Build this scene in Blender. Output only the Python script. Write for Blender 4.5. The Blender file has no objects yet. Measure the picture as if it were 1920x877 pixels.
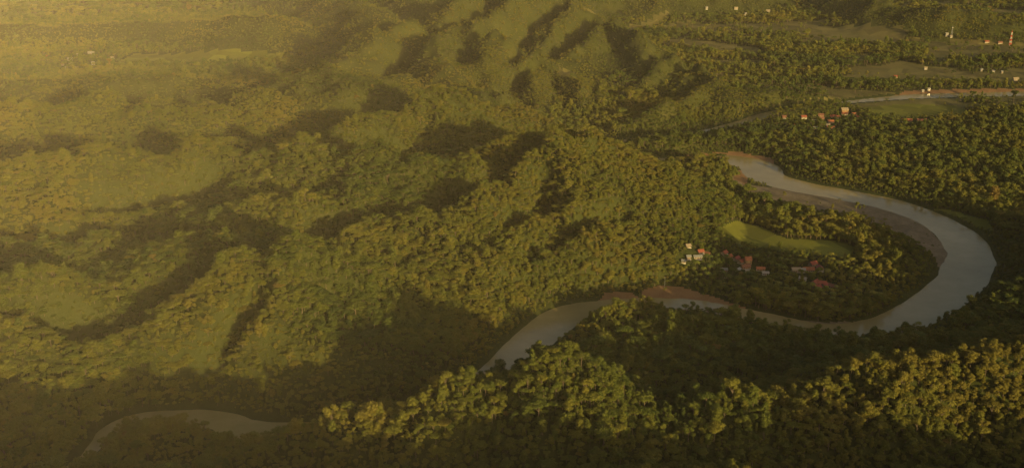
import bpy, math, random
import numpy as np
from mathutils import Vector, Matrix

# ------------------------------------------------------------------ camera, sky, sun, exposure
scene = bpy.context.scene
CAM_H, PITCH, HFOV = 480.0, math.radians(19.0), math.radians(50.0)
F = 960.0 / math.tan(HFOV / 2)
cam = bpy.data.cameras.new('camera'); cam.sensor_width = 36.0
cam.lens = 18.0 / math.tan(HFOV / 2); cam.clip_start = 1.0; cam.clip_end = 60000.0
cam_o = bpy.data.objects.new('camera', cam); scene.collection.objects.link(cam_o)
cam_o.location = (0, 0, CAM_H); cam_o.rotation_euler = (math.radians(90) - PITCH, 0, 0)
scene.camera = cam_o

SUN_EL, SHADOW_AZ = math.radians(9.8), math.radians(-31.0)      # shadows fall away from us, a little to the left
to_sun = Vector((-math.sin(SHADOW_AZ) * math.cos(SUN_EL), -math.cos(SHADOW_AZ) * math.cos(SUN_EL), math.sin(SUN_EL)))
world = bpy.data.worlds.new('World'); scene.world = world; world.use_nodes = True
nt = world.node_tree
sky = nt.nodes.new('ShaderNodeTexSky'); sky.sky_type = 'NISHITA'; sky.sun_disc = False
sky.sun_elevation = SUN_EL; sky.sun_rotation = math.atan2(to_sun.x, to_sun.y)
sky.air_density = 1.0; sky.dust_density = 8.0; sky.ozone_density = 0.0
nt.links.new(sky.outputs[0], nt.nodes['Background'].inputs[0])
nt.nodes['Background'].inputs[1].default_value = 0.095
sun = bpy.data.lights.new('sun', 'SUN'); sun.energy = 5.0; sun.angle = math.radians(0.6); sun.color = (1.0, 0.71, 0.25)
sun_o = bpy.data.objects.new('sun', sun); scene.collection.objects.link(sun_o)
sun_o.rotation_euler = to_sun.to_track_quat('Z', 'Y').to_euler()
vs = scene.view_settings
vs.view_transform = 'Standard'; vs.look = 'None'; vs.gamma = 1.0; vs.use_curve_mapping = False
vs.exposure = 0.48
HAZE_DENSITY, HAZE_G = 0.0000115, -0.66
scene.cycles.use_denoising = True
scene.cycles.max_bounces = 6; scene.cycles.diffuse_bounces = 2; scene.cycles.volume_bounces = 1
scene.cycles.transparent_max_bounces = 8

TREES = True
rng = np.random.default_rng(11)
random.seed(5)
C = scene.collection

# ------------------------------------------------------------------ helpers
CP, SP = math.cos(PITCH), math.sin(PITCH)
def at(px, py, z=0.0):
    """world x, y of the point at height z that a pixel of the 1920 x 877 frame looks at"""
    u, v = (px - 960.0) / F, -(py - 438.5) / F
    d = (u, CP + v * SP, -SP + v * CP)
    t = (z - CAM_H) / d[2]
    return d[0] * t, d[1] * t
def pts(lst, z=0.0):
    return np.array([at(p[0], p[1], z if len(p) < 3 else p[2]) for p in lst])
def pts3(lst):
    return np.array([(*at(p[0], p[1], p[2]), p[2]) for p in lst])
def project(x, y, z):
    fwd = y * CP - (z - CAM_H) * SP; up = y * SP + (z - CAM_H) * CP
    return 960 + F * x / fwd, 438.5 - F * up / fwd
def smooth(a, b, x):
    t = np.clip((x - a) / (b - a), 0, 1); return t * t * (3 - 2 * t)
def _hash(ix, iy, seed):
    h = (ix.astype(np.int64) * 374761393 + iy.astype(np.int64) * 668265263 + seed * 1442695041) & 0xFFFFFFFF
    h = ((h ^ (h >> 13)) * 1274126177) & 0xFFFFFFFF
    return ((h ^ (h >> 16)) & 0xFFFFFF) / float(0xFFFFFF)
def vnoise(x, y, seed=0):
    ix, iy = np.floor(x), np.floor(y); fx, fy = x - ix, y - iy
    fx = fx * fx * fx * (fx * (fx * 6 - 15) + 10); fy = fy * fy * fy * (fy * (fy * 6 - 15) + 10)
    a, b = _hash(ix, iy, seed), _hash(ix + 1, iy, seed); c, d = _hash(ix, iy + 1, seed), _hash(ix + 1, iy + 1, seed)
    return (a + (b - a) * fx) * (1 - fy) + (c + (d - c) * fx) * fy
def fbm(x, y, seed=0, oct=4):
    s, a, t = 0.0, 0.5, 0.0
    for o in range(oct):
        s = s + a * vnoise(x * 2 ** o + 17.3 * o, y * 2 ** o - 9.1 * o, seed + o); t += a; a *= 0.5
    return s / t
def catmull(P, n=8):
    P = np.array(P, float); Q = np.vstack([2 * P[0] - P[1], P, 2 * P[-1] - P[-2]]); out = []
    for i in range(1, len(Q) - 2):
        for k in range(n):
            t = k / n
            out.append(0.5 * (2 * Q[i] + (Q[i + 1] - Q[i - 1]) * t + (2 * Q[i - 1] - 5 * Q[i] + 4 * Q[i + 1] - Q[i + 2]) * t * t
                              + (3 * Q[i] - Q[i - 1] - 3 * Q[i + 1] + Q[i + 2]) * t ** 3))
    out.append(P[-1]); return np.array(out)
def seg_dist(x, y, P):
    """distance to a polyline with extra columns interpolated along it"""
    best = np.full(x.shape, 1e9); ext = np.zeros(x.shape)
    for a, b in zip(P[:-1], P[1:]):
        dx, dy = b[0] - a[0], b[1] - a[1]
        t = np.clip(((x - a[0]) * dx + (y - a[1]) * dy) / (dx * dx + dy * dy + 1e-9), 0, 1)
        d = np.hypot(x - a[0] - t * dx, y - a[1] - t * dy)
        m = d < best
        best = np.where(m, d, best); ext = np.where(m, a[2] + t * (b[2] - a[2]), ext)
    return best, ext
def inside(x, y, poly):
    r = np.zeros(x.shape, bool); n = len(poly)
    for i in range(n):
        (x0, y0), (x1, y1) = poly[i], poly[(i + 1) % n]
        c = (y0 > y) != (y1 > y)
        xi = x0 + (y - y0) / (y1 - y0 + 1e-12) * (x1 - x0)
        r ^= c & (x < xi)
    return r

# ------------------------------------------------------------------ plan of the valley
WIDE = 1.04
RIVER = catmull([(*at(a, b), w) for a, b, w in [
    (2300, 168, 24), (2080, 172, 24), (1920, 176, 18), (1780, 179, 18), (1690, 183, 17), (1600, 191, 10), (1500, 203, 9), (1435, 216, 15),
    (1385, 232, 13), (1290, 252, 8), (1190, 262, 8), (1120, 274, 10), (1130, 296, 16), (1200, 304, 22), (1290, 302, 24), (1370, 300, 26),
    (1420, 312, 30), (1442, 333, 30), (1500, 350, 27), (1600, 368, 26), (1690, 389, 26), (1765, 420, 26), (1812, 460, 27),
    (1816, 500, 27), (1780, 548, 26), (1712, 592, 24), (1640, 616, 21), (1560, 619, 15), (1470, 605, 14), (1380, 585, 14), (1300, 571, 14),
    (1220, 568, 14), (1130, 575, 16), (1062, 590, 21), (1015, 626, 22), (965, 668, 19), (900, 716, 15), (800, 758, 14), (700, 785, 12), (600, 802, 12),
    (510, 808, 15), (452, 804, 18), (418, 789, 15), (340, 784, 15), (262, 792, 18), (212, 808, 13), (182, 832, 6), (130, 880, 5), (0, 930, 14), (-300, 1010, 18)]], 6)

R = lambda l: pts3(l)
RF = lambda l: pts3([(a, b, c * .60) for a, b, c in l])        # the far block, set back
RIDGES = [  # crest line in (pixel, pixel, metres), side slope, rounding
    # ridge under the camera's feet, only its shadow shows
    (np.array([(-900, 560, 90), (-560, 590, 84), (-330, 580, 74), (-215, 600, 66), (-120, 590, 67), (-20, 585, 67), (90, 590, 76), (150, 590, 76), (215, 590, 63), (290, 590, 60), (375, 600, 66), (450, 610, 54), (560, 640, 66), (900, 700, 110)], float), .42, 30),
    # foreground ridge
    (R([(380, 905, 14), (470, 850, 20), (620, 800, 30), (720, 779, 48), (850, 752, 64), (950, 732, 70), (1048, 704, 82), (1110, 742, 62), (1160, 768, 48), (1250, 780, 46),
        (1400, 766, 46), (1500, 748, 48), (1590, 720, 54), (1720, 712, 48), (1850, 680, 58), (1960, 640, 70), (2200, 620, 90)]), .60, 14),
    # lit hill on the left bank with its spurs
    (R([(150, 690, 14), (180, 655, 32), (300, 594, 56), (440, 512, 82), (540, 500, 84), (600, 520, 72), (680, 545, 48), (780, 545, 22)]), .66, 10),
    (R([(540, 500, 84), (520, 560, 66), (480, 620, 48), (440, 690, 22), (410, 730, 6)]), .62, 12),
    (R([(600, 520, 70), (610, 580, 48), (590, 640, 26)]), .55, 14),
    (R([(430, 520, 78), (400, 590, 54), (330, 660, 30), (290, 730, 8)]), .5, 18),
    (R([(-260, 600, 66), (0, 565, 66), (100, 556, 68), (190, 585, 48), (214, 610, 34)]), .58, 14),
    (R([(100, 556, 68), (90, 620, 46), (110, 690, 18)]), .5, 16),
    (R([(-200, 690, 40), (0, 640, 44), (60, 660, 34), (120, 700, 16)]), .5, 12),
    # rolling back of that hill
    (R([(440, 512, 76), (400, 450, 66), (300, 420, 66), (120, 440, 62), (-150, 470, 66)]), .30, 30),
    (R([(400, 450, 66), (560, 420, 68), (720, 400, 70), (880, 380, 76)]), .30, 30),
    (R([(560, 420, 68), (640, 470, 56), (760, 500, 34)]), .4, 20),
    (R([(720, 400, 70), (800, 450, 50), (960, 500, 22)]), .4, 18),
    (R([(-300, 350, 88), (0, 345, 88), (150, 330, 92), (300, 286, 98), (440, 266, 104), (560, 280, 96), (700, 320, 84)]), .44, 16),
    # centre spur that falls to the river
    (R([(700, 320, 84), (860, 315, 88), (960, 300, 92), (1056, 276, 100), (1110, 294, 70), (1150, 335, 40), (1180, 400, 24)]), .42, 14),
    (R([(1056, 276, 100), (1080, 340, 76), (1090, 420, 52), (1120, 480, 34), (1140, 525, 14)]), .40, 18),
    (R([(960, 310, 88), (880, 340, 70), (860, 420, 46), (900, 480, 22)]), .42, 16),
    (R([(1056, 276, 100), (1000, 320, 84), (950, 360, 66), (930, 400, 48)]), .75, 8),
    # hollow behind it and the ridges on its far side
    (R([(540, 266, 84), (640, 238, 94), (745, 200, 104), (830, 196, 96), (960, 205, 80), (1040, 235, 50)]), .66, 8),
    (R([(960, 205, 80), (1000, 262, 36)]), .5, 14),
    (R([(-300, 235, 84), (0, 225, 84), (200, 205, 88), (330, 190, 90), (420, 215, 74)]), .5, 14),
    (R([(280, 230, 76), (420, 196, 86), (520, 180, 88), (640, 165, 90)]), .55, 12),
    (R([(-300, 165, 70), (60, 165, 66), (300, 160, 60), (480, 160, 64), (600, 145, 90)]), .3, 40),
    # far mountain block
    (RF([(640, 120, 110), (720, 66, 160), (850, 36, 190), (930, 76, 156), (1000, 110, 112), (1062, 136, 82), (1085, 175, 46), (1090, 215, 16)]), .60, 9),
    (RF([(850, 36, 190), (830, 100, 136), (840, 160, 108), (900, 190, 92)]), .6, 10),
    (RF([(930, 76, 156), (900, 130, 110), (940, 180, 70)]), .7, 8),
    (RF([(1000, 110, 112), (985, 150, 80), (1010, 200, 40)]), .7, 8),
    (RF([(850, 36, 190), (900, 0, 215), (980, -30, 235), (1040, -45, 210)]), .6, 12),
    (RF([(985, -25, 225), (950, 24, 180), (885, 70, 136)]), .85, 6),
    (RF([(1030, -15, 190), (1005, 34, 154), (945, 82, 106)]), .85, 6),
    (RF([(1075, 10, 150), (1055, 50, 122), (990, 100, 84)]), .85, 6),
    (RF([(1135, 50, 106), (1100, 82, 92), (1040, 122, 60)]), .85, 6),
    (RF([(1075, 10, 150), (1135, 50, 106), (1225, 90, 96), (1225, 110, 92), (1160, 158, 62), (1100, 196, 26)]), .75, 8),
    (RF([(1225, 90, 96), (1280, 116, 80), (1275, 130, 74), (1215, 168, 46), (1170, 196, 20)]), .85, 6),
    (RF([(1280, 116, 80), (1345, 150, 58), (1300, 178, 60), (1210, 215, 52), (1150, 252, 20)]), .9, 6),
    (RF([(640, 0, 140), (700, 30, 140), (760, 90, 120)]), .5, 16),
    (RF([(100, -70, 60), (300, -55, 80), (520, -40, 100), (640, -10, 120), (850, -20, 200)]), .3, 20),
    (R([(800, 150, 36), (950, 110, 40), (1080, 100, 30)]), .14, 80),
    (R([(-200, 50, 40), (100, 55, 30), (300, 50, 36), (480, 40, 60)]), .25, 50),
    # low hills on the right
    (R([(1480, -14, 30), (1600, 2, 46), (1720, 18, 60), (1850, 38, 46), (1930, 58, 22)]), .30, 15),
    (R([(1120, -20, 80), (1300, -40, 90), (1500, -48, 80)]), .3, 40),
    (R([(1330, 170, 26), (1420, 172, 34), (1500, 176, 24)]), .25, 20),
    (R([(1260, 268, 24), (1310, 275, 28), (1370, 275, 18)]), .3, 12),
    (R([(1180, 345, 24), (1260, 335, 18), (1330, 330, 10)]), .3, 16),
    (R([(1900, 420, 14), (1990, 440, 40), (2100, 470, 60)]), .25, 30),
]
GULLIES = [  # line, depth, width
    (R([(160, 672, 10), (230, 628, 30), (330, 576, 45), (430, 512, 62)]), 44, 24),
    (R([(405, 720, 8), (440, 650, 30), (475, 612, 44)]), 24, 14),
    (R([(0, 632, 34), (70, 640, 30), (140, 668, 14)]), 22, 14),
    (R([(920, 392, 40), (950, 352, 60), (1000, 312, 76), (1062, 286, 88)]), 32, 17),
    (R([(530, 275, 70), (600, 250, 80), (660, 226, 92), (735, 192, 104)]), 42, 26),
    (R([(640, 300, 60), (740, 290, 60), (860, 280, 56), (960, 268, 50), (1020, 262, 40)]), 34, 36),
    (RF([(1140, 180, 30), (1180, 148, 52), (1236, 96, 86)]), 40, 24),
    (RF([(1200, 182, 30), (1262, 140, 60), (1290, 118, 70)]), 34, 18),
    (RF([(1060, 236, 14), (1110, 222, 20), (1160, 205, 30), (1240, 178, 44)]), 36, 34),
    (RF([(970, 130, 70), (1030, 98, 86), (1085, 66, 100), (1110, 40, 110)]), 36, 22),
    (RF([(900, 96, 110), (975, 60, 126), (1030, 20, 150)]), 40, 22),
    (RF([(850, 66, 130), (920, 22, 165), (960, -10, 200)]), 44, 26),
    (RF([(940, 178, 60), (970, 150, 74), (1000, 130, 90)]), 30, 14),
    (RF([(740, 120, 110), (790, 80, 130), (830, 52, 160)]), 40, 26),
    (R([(-50, 350, 60), (120, 340, 64), (260, 312, 70), (400, 290, 76), (520, 300, 70)]), 34, 30),
    (R([(180, 410, 52), (300, 384, 54), (380, 366, 56)]), 34, 24),
    (R([(60, 470, 44), (240, 448, 48), (400, 480, 50), (460, 470, 50)]), 32, 24),
    (R([(600, 470, 40), (700, 440, 44), (800, 425, 46), (850, 400, 50)]), 32, 24),
    (R([(960, 470, 24), (1000, 420, 44), (1020, 370, 60)]), 20, 14),
    (R([(1000, 520, 10), (1060, 470, 28), (1150, 440, 24)]), 16, 16),
    (R([(270, 225, 66), (320, 215, 72), (400, 205, 76)]), 40, 22),
    (R([(130, 225, 60), (190, 210, 72), (280, 190, 78)]), 36, 22),
]
FIELDS = {
    'village': [(1345, 428), (1388, 415), (1422, 425), (1475, 447), (1560, 451), (1606, 464), (1596, 480), (1540, 479), (1470, 471), (1400, 463), (1372, 452)],
    'riverside': [(1610, 203), (1680, 196), (1790, 198), (1825, 215), (1700, 221), (1640, 216)],
    'hazy': [(215, 120), (250, 101), (430, 94), (565, 106), (480, 114), (360, 122)],
    'sunlit': [(1580, 128), (1650, 124), (1690, 114), (1765, 130), (1750, 144), (1600, 141)],
    'bank': [(1740, 392), (1800, 398), (1850, 412), (1862, 432), (1830, 424), (1790, 405)],
    'strip_a': [(1176, 58), (1296, 62), (1290, 71), (1180, 66)],
    'strip_b': [(1246, 73), (1330, 78), (1420, 90), (1440, 103), (1350, 98), (1280, 88)],
    'strip_c': [(1090, 14), (1262, 20), (1250, 32), (1110, 26)],
    'strip_d': [(1500, 46), (1600, 48), (1705, 58), (1690, 76), (1600, 78), (1530, 68)],
    'strip_e': [(1555, 110), (1625, 110), (1622, 118), (1560, 117)],
    'strip_f': [(1560, 145), (1690, 146), (1690, 153), (1570, 151)],
    'strip_g': [(1815, 84), (1925, 85), (1925, 92), (1820, 90)],
    'strip_h': [(1850, 18), (1930, 20), (1930, 30), (1860, 28)],
    'patch': [(1046, 139), (1054, 131), (1069, 132), (1075, 140), (1060, 145)],
    'strip_i': [(1330, 112), (1430, 116), (1425, 123), (1335, 121)],
}
BARS = {
    'bend': [(1375, 338), (1400, 350), (1470, 352), (1560, 366), (1640, 384), (1700, 400), (1745, 430), (1775, 465), (1790, 500), (1770, 512), (1748, 482), (1700, 457), (1654, 428), (1598, 409), (1500, 396), (1438, 379), (1386, 359)],
    'promontory': [(1205, 562), (1205, 545), (1240, 538), (1300, 546), (1345, 560), (1400, 578), (1330, 585), (1240, 582)],
    'point': [(1120, 566), (1135, 550), (1185, 549), (1215, 566), (1180, 576)],
    'upstream': [(1270, 304), (1290, 290), (1380, 286), (1450, 298), (1455, 318), (1420, 300), (1370, 312)],
    'inner': [(1395, 600), (1440, 588), (1540, 606), (1640, 598), (1730, 560), (1770, 520), (1800, 520), (1720, 600), (1640, 622), (1550, 625)],
    'far': [(1660, 186), (1700, 172), (1800, 169), (1930, 168), (2100, 166), (2100, 178), (1800, 180)],
    'corner': [(1370, 345), (1385, 318), (1402, 320), (1402, 350)],
}
BARS = {k: pts(v, 0.6) for k, v in BARS.items()}

def hills(x, y):
    wx = x + 26 * (fbm(x / 95, y / 95, 3, 3) - .5) + 9 * (fbm(x / 30, y / 30, 5, 2) - .5)
    wy = y + 26 * (fbm(x / 95, y / 95, 23, 3) - .5) + 9 * (fbm(x / 30, y / 30, 25, 2) - .5)
    acc = np.zeros(x.shape); p = 8.0
    for P, s, r in RIDGES:
        h = np.zeros(x.shape)
        for a, b in zip(P[:-1], P[1:]):
            dx, dy = b[0] - a[0], b[1] - a[1]
            t = np.clip(((wx - a[0]) * dx + (wy - a[1]) * dy) / (dx * dx + dy * dy + 1e-9), 0, 1)
            d2 = (wx - a[0] - t * dx) ** 2 + (wy - a[1] - t * dy) ** 2
            h = np.maximum(h, a[2] + t * (b[2] - a[2]) - s * (np.sqrt(d2 + r * r) - r))
        acc = acc + (h / 50.0) ** p
    H = 50.0 * acc ** (1 / p)
    rid = 1 - np.abs(2 * fbm(x / 120, y / 120, 41, 4) - 1)
    H = H * (1 + .56 * (rid - .62)) + np.clip(H, 0, 40) / 40 * 26 * (fbm(x / 55, y / 55, 61, 3) - .5)
    al, ac = x * .50 + y * .866, x * .866 - y * .50
    spur = 1 - np.abs(2 * fbm(ac / 125 + .35 * fbm(x / 160, y / 160, 303, 2), al / 520, 301, 3) - 1)
    H = H + 36 * (spur - .66) * smooth(1850, 2150, y) * smooth(8, 45, H) * smooth(-520, -150, x)
    for P, dep_, w in GULLIES:
        d, _ = seg_dist(wx, wy, P)
        k = 1.35 if P[0][1] > 1900 else 1.6
        H = H - np.minimum(k * dep_, .8 * H) * np.exp(-(d / (w * 1.15)) ** 2)
    return H
def height(x, y):
    r = np.hypot(x, y)
    H = hills(x, y)
    far = smooth(4200, 6500, r)
    H = H * (1 - far) + far * 240 * np.clip(fbm(x / 2600, y / 2600, 77, 4) - .42, 0, 1)
    plain = 2.6 + 2.2 * (fbm(x / 70, y / 70, 91, 3) - .5)
    d, hw = seg_dist(x, y, RIVER)
    hw = hw * WIDE + 5.0 * (fbm(x / 40, y / 40, 111, 3) - .5)
    z = -2.2 + 3.8 * smooth(-6, 6, d - hw)
    z = z + (plain - 1.6 + H) * smooth(2, 26 + np.clip(H, 0, 40), d - hw)
    bar = np.zeros(x.shape)
    for P in BARS.values():
        e, _ = seg_dist(x, y, np.column_stack([np.vstack([P, P[:1]]), np.zeros(len(P) + 1)]))
        bar = np.maximum(bar, smooth(26, 0, np.where(inside(x, y, P), -e, e)))
    lowz = -.9 + np.clip(d - hw + 6, 0, 60) * .12 + 1.0 * (fbm(x / 22, y / 22, 131, 3) - .4)
    z = z + bar * (np.minimum(z, lowz) - z)
    return z, d - hw, bar > .5

# ------------------------------------------------------------------ materials
def new_mat(name):
    m = bpy.data.materials.new(name); m.use_nodes = True
    return m, m.node_tree, m.node_tree.nodes['Principled BSDF']
def ramp(t, stops, fac):
    n = t.nodes.new('ShaderNodeValToRGB'); e = n.color_ramp.elements
    while len(e) < len(stops): e.new(0.5)
    for el, (p, c) in zip(e, stops): el.position = p; el.color = (*c, 1)
    t.links.new(fac, n.inputs[0]); return n.outputs[0]
def noise_fac(t, scale, detail=4, rough=.6, coord=None):
    n = t.nodes.new('ShaderNodeTexNoise'); n.inputs['Scale'].default_value = scale
    n.inputs['Detail'].default_value = detail; n.inputs['Roughness'].default_value = rough
    if coord is None:
        tc = t.nodes.new('ShaderNodeTexCoord'); coord = tc.outputs['Object']
    t.links.new(coord, n.inputs['Vector']); return n.outputs['Fac']
def bump(t, b, fac, dist, strength=1.0):
    n = t.nodes.new('ShaderNodeBump'); n.inputs['Distance'].default_value = dist; n.inputs['Strength'].default_value = strength
    t.links.new(fac, n.inputs['Height']); t.links.new(n.outputs[0], b.inputs['Normal'])
def mat_ground(name, stops, scale=.03, rough=.95, bd=.6, bs=.25):
    m, t, b = new_mat(name)
    w = t.nodes.new('ShaderNodeMix'); w.inputs[0].default_value = .45
    t.links.new(noise_fac(t, scale, 8, .65), w.inputs[2]); t.links.new(noise_fac(t, scale * 9, 6, .7), w.inputs[3])
    t.links.new(ramp(t, stops, w.outputs[0]), b.inputs['Base Color'])
    b.inputs['Roughness'].default_value = rough; b.inputs['Specular IOR Level'].default_value = .15
    bump(t, b, noise_fac(t, bs, 5), bd); return m
M = {}
M['ground'] = mat_ground('forest_floor', [(.30, (.022, .030, .008)), (.5, (.036, .045, .010)), (.7, (.054, .056, .014))], .02, bd=1.5, bs=.2)
M['slope'] = mat_ground('grassy_slope', [(.30, (.028, .036, .008)), (.5, (.042, .050, .011)), (.7, (.064, .062, .018))], .02, bd=1.5, bs=.15)
M['field'] = mat_ground('grass_field', [(.25, (.086, .098, .014)), (.5, (.118, .128, .018)), (.75, (.145, .142, .026))], .012, bd=.3)
M['dry'] = mat_ground('dry_field', [(.25, (.078, .080, .022)), (.5, (.115, .106, .034)), (.75, (.150, .122, .054))], .01, bd=.3)
for k_ in ('field', 'dry'):
    t = M[k_].node_tree; b = t.nodes['Principled BSDF']; src = b.inputs['Base Color'].links[0].from_socket
    vo = t.nodes.new('ShaderNodeTexVoronoi'); vo.inputs['Scale'].default_value = .022
    tc = t.nodes.new('ShaderNodeTexCoord'); t.links.new(tc.outputs['Object'], vo.inputs['Vector'])
    sx = t.nodes.new('ShaderNodeSeparateColor'); t.links.new(vo.outputs['Color'], sx.inputs[0])
    mr = t.nodes.new('ShaderNodeMapRange'); mr.inputs[3].default_value = .72; mr.inputs[4].default_value = 1.25; t.links.new(sx.outputs[0], mr.inputs[0])
    hs = t.nodes.new('ShaderNodeHueSaturation'); t.links.new(src, hs.inputs['Color']); t.links.new(mr.outputs[0], hs.inputs['Value'])
    t.links.new(hs.outputs[0], b.inputs['Base Color'])
M['gravel'] = mat_ground('gravel', [(.32, (.075, .066, .042)), (.5, (.140, .115, .076)), (.68, (.220, .185, .132))], .03, bd=.5, bs=.5)
M['clay'] = mat_ground('orange_clay', [(.3, (.140, .080, .038)), (.55, (.200, .120, .058)), (.8, (.250, .160, .085))], .05, bd=.4, bs=.4)
m, t, b = new_mat('river_water')
t.links.new(ramp(t, [(.25, (.17, .142, .060)), (.5, (.245, .205, .092)), (.75, (.33, .28, .14))], noise_fac(t, .009, 10, .68)), b.inputs['Base Color'])
b.inputs['Roughness'].default_value = .16; b.inputs['IOR'].default_value = 1.33
bump(t, b, noise_fac(t, .45, 5), .10, .5); M['water'] = m

def foliage(name, stops):
    m, t, b = new_mat(name)
    a = t.nodes.new('ShaderNodeAttribute'); a.attribute_type = 'INSTANCER'; a.attribute_name = 'tint'
    col = ramp(t, stops, a.outputs['Fac'])
    g = t.nodes.new('ShaderNodeNewGeometry')
    hs = t.nodes.new('ShaderNodeHueSaturation')
    mr = t.nodes.new('ShaderNodeMapRange'); mr.inputs[3].default_value = .78; mr.inputs[4].default_value = 1.22
    t.links.new(g.outputs['Random Per Island'], mr.inputs[0])
    t.links.new(mr.outputs[0], hs.inputs['Value']); t.links.new(col, hs.inputs['Color'])
    t.links.new(hs.outputs[0], b.inputs['Base Color'])
    b.inputs['Roughness'].default_value = .7; b.inputs['Specular IOR Level'].default_value = .2
    tr = t.nodes.new('ShaderNodeBsdfTranslucent'); t.links.new(hs.outputs[0], tr.inputs[0])
    mx = t.nodes.new('ShaderNodeMixShader'); mx.inputs[0].default_value = .22
    t.links.new(b.outputs[0], mx.inputs[1]); t.links.new(tr.outputs[0], mx.inputs[2])
    t.links.new(mx.outputs[0], t.nodes['Material Output'].inputs[0]); return m
M['leaf'] = foliage('leaf', [(0.0, (.042, .064, .014)), (.3, (.074, .098, .017)), (.6, (.115, .126, .020)), (.85, (.150, .142, .024)), (1.0, (.150, .110, .030))])
m, t, b = new_mat('bark')
t.links.new(ramp(t, [(.3, (.06, .045, .03)), (.7, (.14, .11, .08))], noise_fac(t, 1.5)), b.inputs['Base Color']); b.inputs['Roughness'].default_value = .9
M['bark'] = m
def plain(name, c, rough=.7, var=.25, scale=1.2):
    m, t, b = new_mat(name)
    lo = tuple(v * (1 - var) for v in c); hi = tuple(min(1, v * (1 + var)) for v in c)
    t.links.new(ramp(t, [(.3, lo), (.7, hi)], noise_fac(t, scale, 6)), b.inputs['Base Color'])
    b.inputs['Roughness'].default_value = rough; return m

# ------------------------------------------------------------------ ground sheet
fine = np.radians(np.linspace(-33, 33, 660))
coarse = np.radians(np.linspace(33, 327, 64))[1:-1]
TH = np.concatenate([fine, coarse])
dep = np.radians(np.arange(44, 6.0, -.062))
RR = np.concatenate([np.linspace(15, 480, 14), CAM_H / np.tan(dep), CAM_H / math.tan(math.radians(6.0)) * np.geomspace(1.02, 7.0, 40)])
NT, NR = len(TH), len(RR)
TT, RG = np.meshgrid(TH, RR)                       # rows: radius, cols: angle
GX, GY = RG * np.sin(TT), RG * np.cos(TT)
GZ, GD, GB = height(GX, GY)
def lookup(x, y, A=GZ):
    th = np.arctan2(x, y); r = np.hypot(x, y)
    fi = np.interp(th, TH[:660], np.arange(660)); ri = np.interp(r, RR, np.arange(NR))
    i0 = np.clip(np.floor(fi).astype(int), 0, 658); j0 = np.clip(np.floor(ri).astype(int), 0, NR - 2)
    a, c = fi - i0, ri - j0
    return (A[j0, i0] * (1 - a) + A[j0, i0 + 1] * a) * (1 - c) + (A[j0 + 1, i0] * (1 - a) + A[j0 + 1, i0 + 1] * a) * c
def hit(px, py):
    """the point of the ground sheet that a pixel looks at"""
    u, v = (px - 960.0) / F, -(py - 438.5) / F
    d = np.array((u, CP + v * SP, -SP + v * CP)); t = np.arange(500, 9000, 3.0)
    q = t[:, None] * d; zz = lookup(q[:, 0], q[:, 1])
    k = int(np.argmax(CAM_H + q[:, 2] <= zz)); return float(q[k, 0]), float(q[k, 1]), float(zz[k])
FIELDS = {k: np.array([hit(p[0], p[1])[:2] for p in v]) for k, v in FIELDS.items()}
verts = np.stack([GX, GY, GZ], -1).reshape(-1, 3)
j, i = np.meshgrid(np.arange(NR - 1), np.arange(NT), indexing='ij')
i2 = (i + 1) % NT
quads = np.stack([j * NT + i, j * NT + i2, (j + 1) * NT + i2, (j + 1) * NT + i], -1).reshape(-1, 4)[:, ::-1]
centre = verts[quads].mean(1); cx, cy, cz = centre.T
face_d = GD.reshape(-1)[quads].mean(1)
def sheet(name, mask, mat, kind='structure', label=None, cat=None):
    q = quads[mask]
    if len(q) == 0: return None
    used, inv = np.unique(q, return_inverse=True)
    v = verts[used]; q = inv.reshape(-1, 4)
    me = bpy.data.meshes.new(name)
    me.vertices.add(len(v)); me.vertices.foreach_set('co', v.astype(np.float32).ravel())
    me.loops.add(q.size); me.loops.foreach_set('vertex_index', q.astype(np.int32).ravel())
    me.polygons.add(len(q)); me.polygons.foreach_set('loop_start', np.arange(0, q.size, 4, dtype=np.int32))
    me.polygons.foreach_set('loop_total', np.full(len(q), 4, np.int32))
    me.update(calc_edges=True); me.polygons.foreach_set('use_smooth', np.ones(len(q), bool))
    me.materials.append(mat)
    o = bpy.data.objects.new(name, me); C.objects.link(o); o['kind'] = kind
    if label: o['label'] = label; o['category'] = cat
    return o
left = np.ones(len(quads), bool)
FLAB = {
    'village': 'bright green open field beside the river-bend village', 'riverside': 'long green field by the far river reach above the red roofs',
    'hazy': 'pale hazy field next to the village in the upper haze', 'sunlit': 'yellowish sunlit field on the plain above the far river',
    'bank': 'small grass strip on the outer bank of the river bend', 'strip_a': 'narrow pale field strip right of the far mountains',
    'strip_b': 'long pale field strip running down from the far mountain foot', 'strip_c': 'pale field at the top edge behind the mountains',
    'strip_d': 'wide dry field below the dark far hill', 'strip_e': 'thin field strip above the yellowish sunlit field',
    'strip_f': 'thin green strip just below the yellowish sunlit field', 'strip_g': 'light grass strip at the foot of the red and white mast',
    'strip_h': 'pale field at the top corner behind the dark hill', 'patch': 'bright bare earth patch on the tip of the far mountain spur', 'strip_i': 'small grass strip on the plain left of the sunlit field'}
BLAB = {'bend': 'brown gravel bar inside the river bend', 'promontory': 'orange clay bank on the river promontory', 'point': 'small orange clay point beside the river',
        'upstream': 'orange sand bank on the upstream river bend', 'inner': 'brown shore inside the lower river bend', 'far': 'reddish shore along the far river reach', 'corner': 'orange bank corner beside the pale water'}
jit = 5 * (fbm(cx / 18, cy / 18, 151, 3) - .5)
def soft_in(P):
    return inside(cx + jit, cy + 1.6 * jit, P)
for k, P in BARS.items():
    mk = soft_in(P) & left
    sheet('gravel_bar' if k in ('bend', 'inner') else 'river_bank', mk, M['gravel'] if k in ('bend', 'inner') else M['clay'], label=BLAB[k], cat='river bank'); left &= ~mk
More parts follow.
